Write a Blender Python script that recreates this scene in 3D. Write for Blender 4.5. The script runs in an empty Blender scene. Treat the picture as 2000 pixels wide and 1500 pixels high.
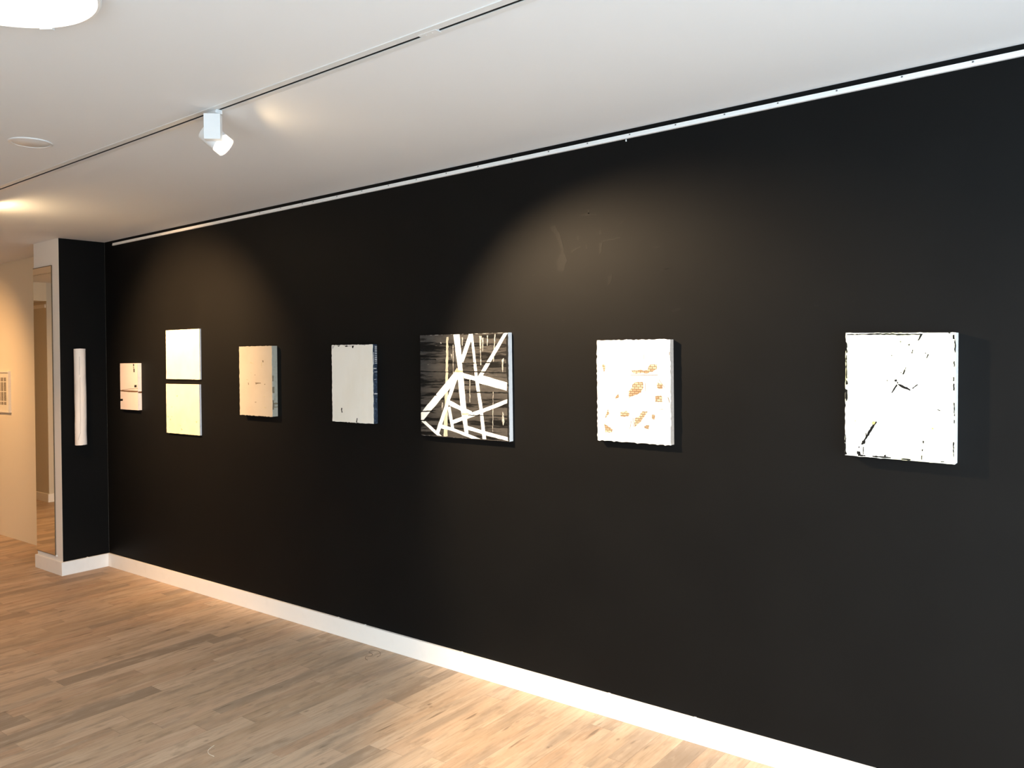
import bpy, bmesh, math, random
from mathutils import Vector, Matrix

S = bpy.context.scene
COL = S.collection

# ------------------------------------------------------------------ camera, sky, daylight, exposure
H = 2.5764            # ceiling height
cd = bpy.data.cameras.new('camera')
cam = bpy.data.objects.new('camera', cd)
COL.objects.link(cam)
cd.sensor_width = 36.0
cd.lens = 36.0 * 1570.912 / 2000.0
cd.shift_x = -3.2776 / 2000.0
cd.shift_y = -67.5086 / 2000.0
cd.clip_start = 0.05
_r = Vector((0.7882, 0.6150, -0.0198)).normalized()
_f = Vector((-0.6150, 0.7885, 0.0089))
_f = (_f - _r * _f.dot(_r)).normalized()
_u = _r.cross(_f)
cam.matrix_world = Matrix(((_r.x, _u.x, -_f.x, 6.5128), (_r.y, _u.y, -_f.y, -3.0616),
                           (_r.z, _u.z, -_f.z, 1.6), (0, 0, 0, 1)))
S.camera = cam

world = bpy.data.worlds.new('sky')
S.world = world
world.use_nodes = True
_n = world.node_tree.nodes
_l = world.node_tree.links
_bg = _n['Background']
_tc = _n.new('ShaderNodeTexCoord')
_sx = _n.new('ShaderNodeSeparateXYZ')
_cr = _n.new('ShaderNodeValToRGB')
_mr = _n.new('ShaderNodeMapRange')
_mr.inputs['From Min'].default_value = -1.0
_mr.inputs['From Max'].default_value = 1.0
_l.new(_tc.outputs['Generated'], _sx.inputs[0])
_l.new(_sx.outputs['Z'], _mr.inputs['Value'])
_l.new(_mr.outputs[0], _cr.inputs[0])
_cr.color_ramp.elements[0].position = 0.46
_cr.color_ramp.elements[0].color = (0.325, 0.455, 0.565, 1)
_cr.color_ramp.elements[1].position = 0.56
_cr.color_ramp.elements[1].color = (0.92, 1.0, 1.04, 1)
_l.new(_cr.outputs[0], _bg.inputs['Color'])
_bg.inputs['Strength'].default_value = 11.8

ROOM_R, ROOM_F, ROOM_L = 8.1, -4.7, -8.0     # right wall x, wall behind the camera y, far left x
WIN_Y0, WIN_Y1, WIN_Z0, WIN_Z1 = -3.6, -0.45, 0.06, 2.42
WIN_X0, WIN_X1 = 5.4, 7.9     # shop window behind the photographer


def portal(name, loc, rot, sx, sy):
    ld = bpy.data.lights.new(name, 'AREA')
    ld.shape = 'RECTANGLE'
    ld.size, ld.size_y = sx, sy
    ld.cycles.is_portal = True
    o = bpy.data.objects.new(name, ld)
    o.location, o.rotation_euler = loc, rot
    COL.objects.link(o)
    return o


portal('window_daylight', (ROOM_R + 0.12, (WIN_Y0 + WIN_Y1) / 2, (WIN_Z0 + WIN_Z1) / 2),
       (0, math.radians(90), 0), WIN_Z1 - WIN_Z0, WIN_Y1 - WIN_Y0)

portal('shop_window_daylight', ((WIN_X0 + WIN_X1) / 2, ROOM_F - 0.12, (WIN_Z0 + WIN_Z1) / 2),
       (math.radians(90), 0, 0), WIN_X1 - WIN_X0, WIN_Z1 - WIN_Z0)

S.view_settings.view_transform = 'Standard'
S.view_settings.look = 'None'
S.view_settings.exposure = 0.0
S.view_settings.gamma = 1.0
S.view_settings.use_curve_mapping = False
S.cycles.use_denoising = True
S.cycles.max_bounces = 10
S.cycles.diffuse_bounces = 6

WARM = (1.0, 0.66, 0.34)

# ------------------------------------------------------------------ helpers
RND = random.Random(7)


def mesh_obj(name, verts, faces, mats, parent=None, loc=None, midx=None, smooth=False):
    me = bpy.data.meshes.new(name)
    me.from_pydata([tuple(v) for v in verts], [], faces)
    for m in (mats if isinstance(mats, (list, tuple)) else [mats]):
        me.materials.append(m)
    if midx:
        for p, i in zip(me.polygons, midx):
            p.material_index = i
    if smooth:
        for p in me.polygons:
            p.use_smooth = True
    me.update()
    o = bpy.data.objects.new(name, me)
    COL.objects.link(o)
    if loc is not None:
        o.location = loc
    if parent:
        o.parent = parent
    return o


class MB:
    """collects vertices, faces and material indices for one mesh"""
    def __init__(self):
        self.v, self.f, self.m = [], [], []

    def add(self, vs, fs, mi=0):
        b = len(self.v)
        self.v += [tuple(x) for x in vs]
        self.f += [tuple(b + i for i in f) for f in fs]
        self.m += [mi] * len(fs)

    def box(self, x0, x1, y0, y1, z0, z1, mi=0):
        vs = [(x0, y0, z0), (x1, y0, z0), (x1, y1, z0), (x0, y1, z0), (x0, y0, z1), (x1, y0, z1), (x1, y1, z1), (x0, y1, z1)]
        self.add(vs, [(0, 3, 2, 1), (4, 5, 6, 7), (0, 1, 5, 4), (1, 2, 6, 5), (2, 3, 7, 6), (3, 0, 4, 7)], mi)

    def prism_xz(self, poly, y0, y1, mi=0):
        """poly of (x, z); y0 = front (nearer -y), y1 = back"""
        a = sum(p[0] * q[1] - q[0] * p[1] for p, q in zip(poly, poly[1:] + poly[:1]))
        if a < 0:
            poly = poly[::-1]
        n = len(poly)
        vs = [(x, y0, z) for x, z in poly] + [(x, y1, z) for x, z in poly]
        fs = [tuple(range(n)), tuple(range(2 * n - 1, n - 1, -1))]
        fs += [(i, n + i, n + (i + 1) % n, (i + 1) % n) for i in range(n)]
        self.add(vs, fs, mi)

    def tube(self, A, B, r0, r1=None, n=24, cap=True, mi=0):
        r1 = r0 if r1 is None else r1
        A, B = Vector(A), Vector(B)
        d = (B - A).normalized()
        a = d.orthogonal().normalized()
        b = d.cross(a)
        vs = []
        for P, r in ((A, r0), (B, r1)):
            for i in range(n):
                t = 2 * math.pi * i / n
                vs.append(P + (a * math.cos(t) + b * math.sin(t)) * r)
        fs = [(i, (i + 1) % n, n + (i + 1) % n, n + i) for i in range(n)]
        if cap:
            fs += [tuple(range(n - 1, -1, -1)), tuple(range(n, 2 * n))]
        self.add(vs, fs, mi)

    def lathe(self, A, d, prof, n=32, mi=0):
        """prof: (distance along d, radius); open profile, end caps where radius is 0"""
        A, d = Vector(A), Vector(d).normalized()
        a = d.orthogonal().normalized()
        b = d.cross(a)
        vs, fs = [], []
        for t, r in prof:
            for i in range(n):
                q = 2 * math.pi * i / n
                vs.append(A + d * t + (a * math.cos(q) + b * math.sin(q)) * r)
        for k in range(len(prof) - 1):
            for i in range(n):
                fs.append((k * n + i, k * n + (i + 1) % n, (k + 1) * n + (i + 1) % n, (k + 1) * n + i))
        self.add(vs, fs, mi)

    def build(self, name, mats, parent=None, loc=None, smooth=False, bevel=0.0, auto=False):
        o = mesh_obj(name, self.v, self.f, mats, parent, loc, self.m, smooth)
        bm = bmesh.new()
        bm.from_mesh(o.data)
        bmesh.ops.recalc_face_normals(bm, faces=bm.faces)
        bm.to_mesh(o.data)
        bm.free()
        if bevel:
            md = o.modifiers.new('bevel', 'BEVEL')
            md.width = bevel
            md.segments = 2
            md.limit_method = 'ANGLE'
        if auto:
            o.data.set_sharp_from_angle(angle=math.radians(35))
        return o


def thing(name, label, cat, loc=(0, 0, 0), group=None):
    o = bpy.data.objects.new(name, None)
    o.empty_display_size = 0.05
    COL.objects.link(o)
    o.location = loc
    return tag(o, label, cat, group)


def tag(o, label, cat, group=None):
    o['label'] = label
    o['category'] = cat
    if group:
        o['group'] = group
    return o


def struct(o):
    o['kind'] = 'structure'
    return o


def rough(poly, step, amp, rnd):
    """subdivide a polygon's edges and jitter the points a little"""
    out = []
    for (x0, y0), (x1, y1) in zip(poly, poly[1:] + poly[:1]):
        L = math.hypot(x1 - x0, y1 - y0)
        n = max(1, int(L / step))
        for i in range(n):
            t = i / n
            j = amp if i else amp * .4
            out.append((x0 + (x1 - x0) * t + rnd.uniform(-j, j), y0 + (y1 - y0) * t + rnd.uniform(-j, j)))
    return out


def dilate(poly, r):
    """push a polygon's outline outwards by r"""
    a = sum(p[0] * q[1] - q[0] * p[1] for p, q in zip(poly, poly[1:] + poly[:1]))
    sg = 1 if a > 0 else -1
    n = len(poly)
    out = []
    for i in range(n):
        p0, p1, p2 = Vector(poly[i - 1]), Vector(poly[i]), Vector(poly[(i + 1) % n])
        e1, e2 = (p1 - p0).normalized(), (p2 - p1).normalized()
        nn = Vector((e1.y + e2.y, -e1.x - e2.x)) * sg
        if nn.length < .3:
            nn = (e1 - e2)
        nn.normalize()
        out.append(tuple(p1 + nn * r))
    return out


# ------------------------------------------------------------------ materials
def mat(name, color, rough_=0.6, spec=0.5, metal=0.0, noise=None, bump=None, emit=None):
    """noise = (scale, second colour, low, high[, stretch]); bump = (scale, strength, distance)"""
    m = bpy.data.materials.new(name)
    m.use_nodes = True
    nt = m.node_tree
    b = nt.nodes['Principled BSDF']
    b.inputs['Base Color'].default_value = (*color, 1)
    b.inputs['Roughness'].default_value = rough_
    b.inputs['Specular IOR Level'].default_value = spec
    b.inputs['Metallic'].default_value = metal
    tc = nt.nodes.new('ShaderNodeTexCoord')
    if noise:
        nz = nt.nodes.new('ShaderNodeTexNoise')
        nz.inputs['Scale'].default_value = noise[0]
        nz.inputs['Detail'].default_value = 6
        mp = nt.nodes.new('ShaderNodeMapping')
        if len(noise) > 4:
            mp.inputs['Scale'].default_value = noise[4]
        nt.links.new(tc.outputs['Object'], mp.inputs[0])
        nt.links.new(mp.outputs[0], nz.inputs['Vector'])
        mr = nt.nodes.new('ShaderNodeMapRange')
        mr.inputs['From Min'].default_value = noise[2]
        mr.inputs['From Max'].default_value = noise[3]
        nt.links.new(nz.outputs['Fac'], mr.inputs['Value'])
        mx = nt.nodes.new('ShaderNodeMix')
        mx.data_type = 'RGBA'
        mx.inputs[6].default_value = (*color, 1)
        mx.inputs[7].default_value = (*noise[1], 1)
        nt.links.new(mr.outputs[0], mx.inputs[0])
        nt.links.new(mx.outputs[2], b.inputs['Base Color'])
    if bump:
        nb = nt.nodes.new('ShaderNodeTexNoise')
        nb.inputs['Scale'].default_value = bump[0]
        nb.inputs['Detail'].default_value = 5
        nt.links.new(tc.outputs['Object'], nb.inputs['Vector'])
        bp = nt.nodes.new('ShaderNodeBump')
        bp.inputs['Strength'].default_value = bump[1]
        bp.inputs['Distance'].default_value = bump[2]
        nt.links.new(nb.outputs['Fac'], bp.inputs['Height'])
        nt.links.new(bp.outputs[0], b.inputs['Normal'])
    if emit:
        b.inputs['Emission Color'].default_value = (*emit[0], 1)
        b.inputs['Emission Strength'].default_value = emit[1]
    return m


BLACK = mat('black_wall_paint', (0.0048, 0.0047, 0.0047), 0.55, 0.075, noise=(3.0, (0.0058, 0.0057, 0.0056), 0.35, 0.75), bump=(420, 0.12, 0.0008))
SCUFF = mat('scuffed_black_paint', (0.0074, 0.0071, 0.0067), 0.55, 0.09, noise=(60, (0.0052, 0.0051, 0.005), 0.35, 0.65))
CREAM_WALL = mat('cream_wall_paint', (0.76, 0.68, 0.54), 0.7, 0.25, bump=(300, 0.05, 0.0005))
WHITE_WALL = mat('white_wall_paint', (0.80, 0.79, 0.77), 0.7, 0.25, bump=(300, 0.05, 0.0005))
GREY_WALL = mat('grey_wall_paint', (0.62, 0.58, 0.50), 0.7, 0.25, bump=(300, 0.05, 0.0005))
CEIL = mat('white_ceiling_paint', (0.80, 0.81, 0.82), 0.8, 0.2, noise=(0.8, (0.78, 0.79, 0.80), 0.35, 0.7), bump=(200, 0.04, 0.0005))
TRIM = mat('white_trim_paint', (0.86, 0.85, 0.83), 0.45, 0.4, noise=(14, (0.82, 0.81, 0.79), 0.55, 0.8))
METAL_WHITE = mat('white_lacquered_metal', (0.76, 0.755, 0.745), 0.35, 0.5, noise=(30, (0.74, 0.735, 0.725), 0.4, 0.7))
RAIL = mat('white_rail_aluminium', (0.84, 0.84, 0.83), 0.4, 0.5, noise=(25, (0.8, 0.8, 0.79), 0.5, 0.8))
SLOT = mat('dark_track_slot', (0.03, 0.028, 0.025), 0.5, 0.4, noise=(40, (0.04, 0.038, 0.034), 0.4, 0.7))
SCREW = mat('steel_screw', (0.12, 0.12, 0.12), 0.45, 0.5, metal=0.6, noise=(200, (0.2, 0.2, 0.2), 0.4, 0.7))
MIRROR = mat('mirror_glass', (0.86, 0.82, 0.72), 0.015, 0.5, metal=1.0, noise=(2, (0.85, 0.81, 0.71), 0.3, 0.7))
MIRROR_EDGE = mat('dark_mirror_edge', (0.10, 0.075, 0.045), 0.4, 0.4, noise=(40, (0.14, 0.10, 0.06), 0.4, 0.7))

CANVAS_SIDE = mat('bare_canvas_side', (0.45, 0.39, 0.345), 0.85, 0.2, noise=(90, (0.38, 0.33, 0.29), 0.4, 0.7), bump=(900, 0.2, 0.0005))
CANVAS_GREY = mat('grey_canvas_side', (0.36, 0.35, 0.295), 0.85, 0.2, noise=(60, (0.31, 0.30, 0.25), 0.45, 0.7), bump=(900, 0.2, 0.0005))
CANVAS_BLUE = mat('blue_black_canvas_side', (0.016, 0.026, 0.045), 0.6, 0.3, noise=(70, (0.09, 0.12, 0.17), 0.52, 0.74), bump=(300, 0.2, 0.001))
CANVAS_WHITE = mat('white_canvas_side', (0.68, 0.68, 0.68), 0.7, 0.3, noise=(50, (0.60, 0.60, 0.61), 0.5, 0.75), bump=(200, 0.2, 0.001))
P_WHITE = mat('white_impasto_paint', (0.86, 0.85, 0.81), 0.55, 0.35, noise=(9, (0.83, 0.80, 0.70), 0.45, 0.75), bump=(60, 0.25, 0.001))
P_CREAM = mat('cream_impasto_paint', (0.78, 0.80, 0.42), 0.55, 0.3, noise=(3.2, (0.84, 0.84, 0.78), 0.36, 0.58), bump=(60, 0.25, 0.001))
P_PALE = mat('pale_grey_white_paint', (0.80, 0.77, 0.70), 0.6, 0.3, noise=(7, (0.74, 0.70, 0.61), 0.45, 0.75, (1, 1, 0.4)), bump=(40, 0.35, 0.0015))
P_PINK = mat('pinkish_white_paint', (0.56, 0.50, 0.49), 0.6, 0.3, noise=(9, (0.53, 0.47, 0.46), 0.45, 0.75), bump=(60, 0.2, 0.001))
P_SAND = mat('sand_coloured_paint', (0.51, 0.45, 0.36), 0.6, 0.3, noise=(8, (0.475, 0.415, 0.33), 0.45, 0.72), bump=(50, 0.25, 0.001))
P_YELLOW = mat('pale_yellow_paint', (0.76, 0.73, 0.53), 0.55, 0.35, noise=(6, (0.73, 0.68, 0.45), 0.42, 0.7), bump=(60, 0.2, 0.001))
P_IVORY = mat('ivory_paint', (0.80, 0.77, 0.60), 0.55, 0.35, noise=(5, (0.77, 0.73, 0.52), 0.45, 0.75), bump=(60, 0.2, 0.001))
P_INK = mat('black_ink', (0.006, 0.006, 0.006), 0.7, 0.1, noise=(300, (0.022, 0.022, 0.020), 0.5, 0.75))
P_TAUPE = mat('taupe_mark', (0.16, 0.13, 0.085), 0.7, 0.3, noise=(300, (0.24, 0.19, 0.13), 0.4, 0.7))
P_GRIME = mat('faint_brown_grime', (0.40, 0.34, 0.22), 0.7, 0.3, noise=(300, (0.58, 0.52, 0.36), 0.4, 0.65))
P_GREYM = mat('grey_mark', (0.42, 0.40, 0.40), 0.7, 0.3, noise=(200, (0.56, 0.54, 0.52), 0.4, 0.7))
P_BROWN = mat('dark_brown_band', (0.10, 0.05, 0.022), 0.6, 0.3, noise=(200, (0.14, 0.075, 0.035), 0.4, 0.7))
P_LEMON = mat('yellow_fleck', (0.80, 0.68, 0.12), 0.6, 0.3, noise=(300, (0.82, 0.76, 0.35), 0.45, 0.7))
P_STRIPE = mat('white_tape_stripe', (0.83, 0.82, 0.76), 0.55, 0.35, noise=(25, (0.76, 0.74, 0.66), 0.55, 0.8))
P_CREAMSTRIPE = mat('cream_drip_stripe', (0.50, 0.47, 0.36), 0.6, 0.3, noise=(60, (0.30, 0.28, 0.22), 0.4, 0.7, (2.5, 1, .5)))
P_DRIP = mat('thin_white_drip', (0.42, 0.40, 0.36), 0.6, 0.3, noise=(150, (0.12, 0.11, 0.10), 0.45, 0.62, (2, 1, .6)))
P_TAN = mat('tan_stain', (0.42, 0.32, 0.24), 0.6, 0.3, noise=(80, (0.32, 0.23, 0.17), 0.4, 0.7))
P_OCHRE = mat('ochre_brick_pattern', (0.60, 0.42, 0.19), 0.7, 0.3)


def brick_nodes(m, scale):
    nt = m.node_tree
    b = nt.nodes['Principled BSDF']
    tc = nt.nodes.new('ShaderNodeTexCoord')
    mp = nt.nodes.new('ShaderNodeMapping')
    mp.inputs['Rotation'].default_value = (math.radians(90), 0, 0)
    br = nt.nodes.new('ShaderNodeTexBrick')
    br.inputs['Scale'].default_value = scale
    br.inputs['Color1'].default_value = (0.27, 0.185, 0.10, 1)
    br.inputs['Color2'].default_value = (0.40, 0.40, 0.28, 1)
    br.inputs['Mortar'].default_value = (0.17, 0.085, 0.045, 1)
    br.inputs['Mortar Size'].default_value = 0.035
    nt.links.new(tc.outputs['Object'], mp.inputs[0])
    nt.links.new(mp.outputs[0], br.inputs['Vector'])
    nt.links.new(br.outputs['Color'], b.inputs['Base Color'])


brick_nodes(P_OCHRE, 26)


def dark_streak_paint():
    m = mat('streaked_charcoal_paint', (0.05, 0.045, 0.04), 0.6, 0.12)
    nt = m.node_tree
    b = nt.nodes['Principled BSDF']
    tc = nt.nodes.new('ShaderNodeTexCoord')

    def nz(scale, stretch, lo, hi):
        mp = nt.nodes.new('ShaderNodeMapping')
        mp.inputs['Scale'].default_value = stretch
        t = nt.nodes.new('ShaderNodeTexNoise')
        t.inputs['Scale'].default_value = scale
        t.inputs['Detail'].default_value = 7
        t.inputs['Roughness'].default_value = 0.65
        mr = nt.nodes.new('ShaderNodeMapRange')
        mr.inputs['From Min'].default_value = lo
        mr.inputs['From Max'].default_value = hi
        nt.links.new(tc.outputs['Object'], mp.inputs[0])
        nt.links.new(mp.outputs[0], t.inputs['Vector'])
        nt.links.new(t.outputs['Fac'], mr.inputs['Value'])
        return mr.outputs[0]

    def mix(f, a, c):
        mx = nt.nodes.new('ShaderNodeMix')
        mx.data_type = 'RGBA'
        nt.links.new(f, mx.inputs[0])
        for s, v in ((6, a), (7, c)):
            if isinstance(v, tuple):
                mx.inputs[s].default_value = (*v, 1)
            else:
                nt.links.new(v, mx.inputs[s])
        return mx.outputs[2]
    c = mix(nz(14, (0.35, 1, 1.0), 0.4, 0.65), (0.034, 0.032, 0.030), (0.062, 0.058, 0.053))
    c = mix(nz(48, (0.09, 1, 1.0), 0.50, 0.57), c, (0.004, 0.004, 0.004))
    c = mix(nz(120, (0.16, 1, 1.0), 0.66, 0.72), c, (0.17, 0.155, 0.135))
    nt.links.new(c, b.inputs['Base Color'])
    bp = nt.nodes.new('ShaderNodeBump')
    bp.inputs['Strength'].default_value = 0.35
    bp.inputs['Distance'].default_value = 0.001
    nt.links.new(nz(55, (0.10, 1, 1.0), 0.3, 0.7), bp.inputs['Height'])
    nt.links.new(bp.outputs[0], b.inputs['Normal'])
    return m


P_DARK = dark_streak_paint()


def floor_material():
    """oak boards running along y: three widths repeating, staggered ends, grain, knots and grey streaks"""
    m = bpy.data.materials.new('oak_boards')
    m.use_nodes = True
    nt = m.node_tree
    N, L = nt.nodes, nt.links
    b = N['Principled BSDF']
    b.inputs['Roughness'].default_value = 0.55
    b.inputs['Specular IOR Level'].default_value = 0.3
    tc = N.new('ShaderNodeTexCoord')
    sp = N.new('ShaderNodeSeparateXYZ')
    L.new(tc.outputs['Object'], sp.inputs[0])

    def M(op, a, c=None, d=None):
        n = N.new('ShaderNodeMath')
        n.operation = op
        for i, v in enumerate((a, c, d)):
            if v is None:
                continue
            if isinstance(v, (int, float)):
                n.inputs[i].default_value = v
            else:
                L.new(v, n.inputs[i])
        return n.outputs[0]

    def comb(x, y, z=0.0):
        n = N.new('ShaderNodeCombineXYZ')
        for i, v in enumerate((x, y, z)):
            if isinstance(v, (int, float)):
                n.inputs[i].default_value = v
            else:
                L.new(v, n.inputs[i])
        return n.outputs[0]

    def white(vec):
        n = N.new('ShaderNodeTexWhiteNoise')
        n.noise_dimensions = '2D'
        L.new(vec, n.inputs['Vector'])
        return n.outputs['Value'], n.outputs['Color']

    def noise(vec, scale, detail=4, rg=0.55):
        n = N.new('ShaderNodeTexNoise')
        n.inputs['Scale'].default_value = scale
        n.inputs['Detail'].default_value = detail
        n.inputs['Roughness'].default_value = rg
        L.new(vec, n.inputs['Vector'])
        return n.outputs['Fac']

    def rng(v, lo, hi, a=0.0, c=1.0):
        n = N.new('ShaderNodeMapRange')
        n.inputs['From Min'].default_value = lo
        n.inputs['From Max'].default_value = hi
        n.inputs['To Min'].default_value = a
        n.inputs['To Max'].default_value = c
        L.new(v, n.inputs['Value'])
        return n.outputs[0]

    def mix(f, a, c, mode='MIX'):
        n = N.new('ShaderNodeMix')
        n.data_type = 'RGBA'
        n.blend_type = mode
        if isinstance(f, (int, float)):
            n.inputs[0].default_value = f
        else:
            L.new(f, n.inputs[0])
        for s, v in ((6, a), (7, c)):
            if isinstance(v, tuple):
                n.inputs[s].default_value = (*v, 1)
            else:
                L.new(v, n.inputs[s])
        return n.outputs[2]
    x, y = sp.outputs['X'], sp.outputs['Y']
    P = 0.285
    W1, W2 = 0.075, 0.180
    q = M('DIVIDE', M('ADD', x, 10.0 + 0.012), P)
    k = M('FLOOR', q)
    t = M('MULTIPLY', M('SUBTRACT', q, k), P)
    g1, g2 = M('GREATER_THAN', t, W1), M('GREATER_THAN', t, W2)
    idx = M('ADD', M('MULTIPLY', k, 3.0), M('ADD', g1, g2))
    # distance to the nearest seam
    d = M('MINIMUM', M('MINIMUM', t, M('SUBTRACT', P, t)), M('MINIMUM', M('ABSOLUTE', M('SUBTRACT', t, W1)), M('ABSOLUTE', M('SUBTRACT', t, W2))))
    r1, _ = white(comb(idx, 3.7))
    r2, _ = white(comb(idx, 9.1))
    blen = rng(r2, 0, 1, 0.55, 1.25)
    yy = M('DIVIDE', M('ADD', M('ADD', y, 20.0), M('MULTIPLY', r1, 3.0)), blen)
    j = M('FLOOR', yy)
    ey = M('MULTIPLY', M('SUBTRACT', yy, j), blen)
    ed = M('MINIMUM', ey, M('SUBTRACT', blen, ey))
    rb, rc = white(comb(idx, j))
    ra, _ = white(comb(M('ADD', idx, 0.37), M('ADD', j, 0.71)))
    off = M('MULTIPLY', rb, 40.0)
    gv = comb(M('ADD', x, off), M('MULTIPLY', y, 0.055), off)
    grain = noise(gv, 95, 5, 0.6)
    gv2 = comb(M('ADD', x, off), M('MULTIPLY', y, 0.16), off)
    cloud = noise(gv2, 13, 3, 0.5)
    # colours
    base = mix(rng(rb, 0.0, 1.0), (0.47, 0.335, 0.222), (0.63, 0.475, 0.34))
    base = mix(rng(ra, 0.0, 0.45, 0.55, 0.0), base, (0.50, 0.325, 0.215))
    base = mix(rng(ra, 0.74, 0.94), base, (0.35, 0.262, 0.188))
    base = mix(rng(cloud, 0.50, 0.70, 0, 0.8), base, (0.36, 0.28, 0.206))
    base = mix(rng(cloud, 0.46, 0.25, 0, 0.5), base, (0.67, 0.54, 0.41))
    base = mix(rng(grain, 0.50, 0.72, 0, 0.5), base, (0.31, 0.22, 0.14))
    mott = noise(comb(M('ADD', x, off), M('MULTIPLY', y, 0.30), off), 22, 4, 0.62)
    base = mix(rng(mott, 0.55, 0.70, 0, 0.6), base, (0.30, 0.225, 0.155))
    base = mix(rng(mott, 0.45, 0.30, 0, 0.4), base, (0.66, 0.52, 0.385))
    # knots and short dark flecks
    vo = N.new('ShaderNodeTexVoronoi')
    vo.inputs['Scale'].default_value = 4.2
    L.new(comb(M('MULTIPLY', x, 2.3), M('MULTIPLY', y, 1.0), 0.0), vo.inputs['Vector'])
    kn = M('MULTIPLY', rng(vo.outputs['Distance'], 0.10, 0.02), rng(noise(comb(x, y, 3.0), 30), 0.38, 0.52))
    base = mix(M('MULTIPLY', kn, 0.75), base, (0.12, 0.085, 0.055))
    fl = noise(comb(M('MULTIPLY', x, 1.0), M('MULTIPLY', y, 0.13), 7.0), 30, 2, 0.5)
    base = mix(rng(fl, 0.66, 0.74, 0, 0.65), base, (0.13, 0.095, 0.062))
    base = mix(1.0, base, (0.93, 0.93, 0.94), 'MULTIPLY')
    # seams
    s1 = rng(d, 0.0, 0.0016, 1, 0)
    s2 = rng(ed, 0.0, 0.0016, 1, 0)
    sm = M('MAXIMUM', s1, s2)
    pale = M('GREATER_THAN', white(comb(idx, 5.5))[0], 0.6)
    seamc = mix(pale, (0.15, 0.105, 0.07), (0.50, 0.40, 0.30))
    base = mix(M('MULTIPLY', sm, 0.6), base, seamc)
    L.new(base, b.inputs['Base Color'])
    L.new(rng(grain, 0.3, 0.8, 0.48, 0.66), b.inputs['Roughness'])
    bp = N.new('ShaderNodeBump')
    bp.inputs['Strength'].default_value = 0.25
    bp.inputs['Distance'].default_value = 0.0015
    L.new(M('SUBTRACT', M('MULTIPLY', grain, 0.3), sm), bp.inputs['Height'])
    L.new(bp.outputs[0], b.inputs['Normal'])
    return m


OAK = floor_material()

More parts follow.
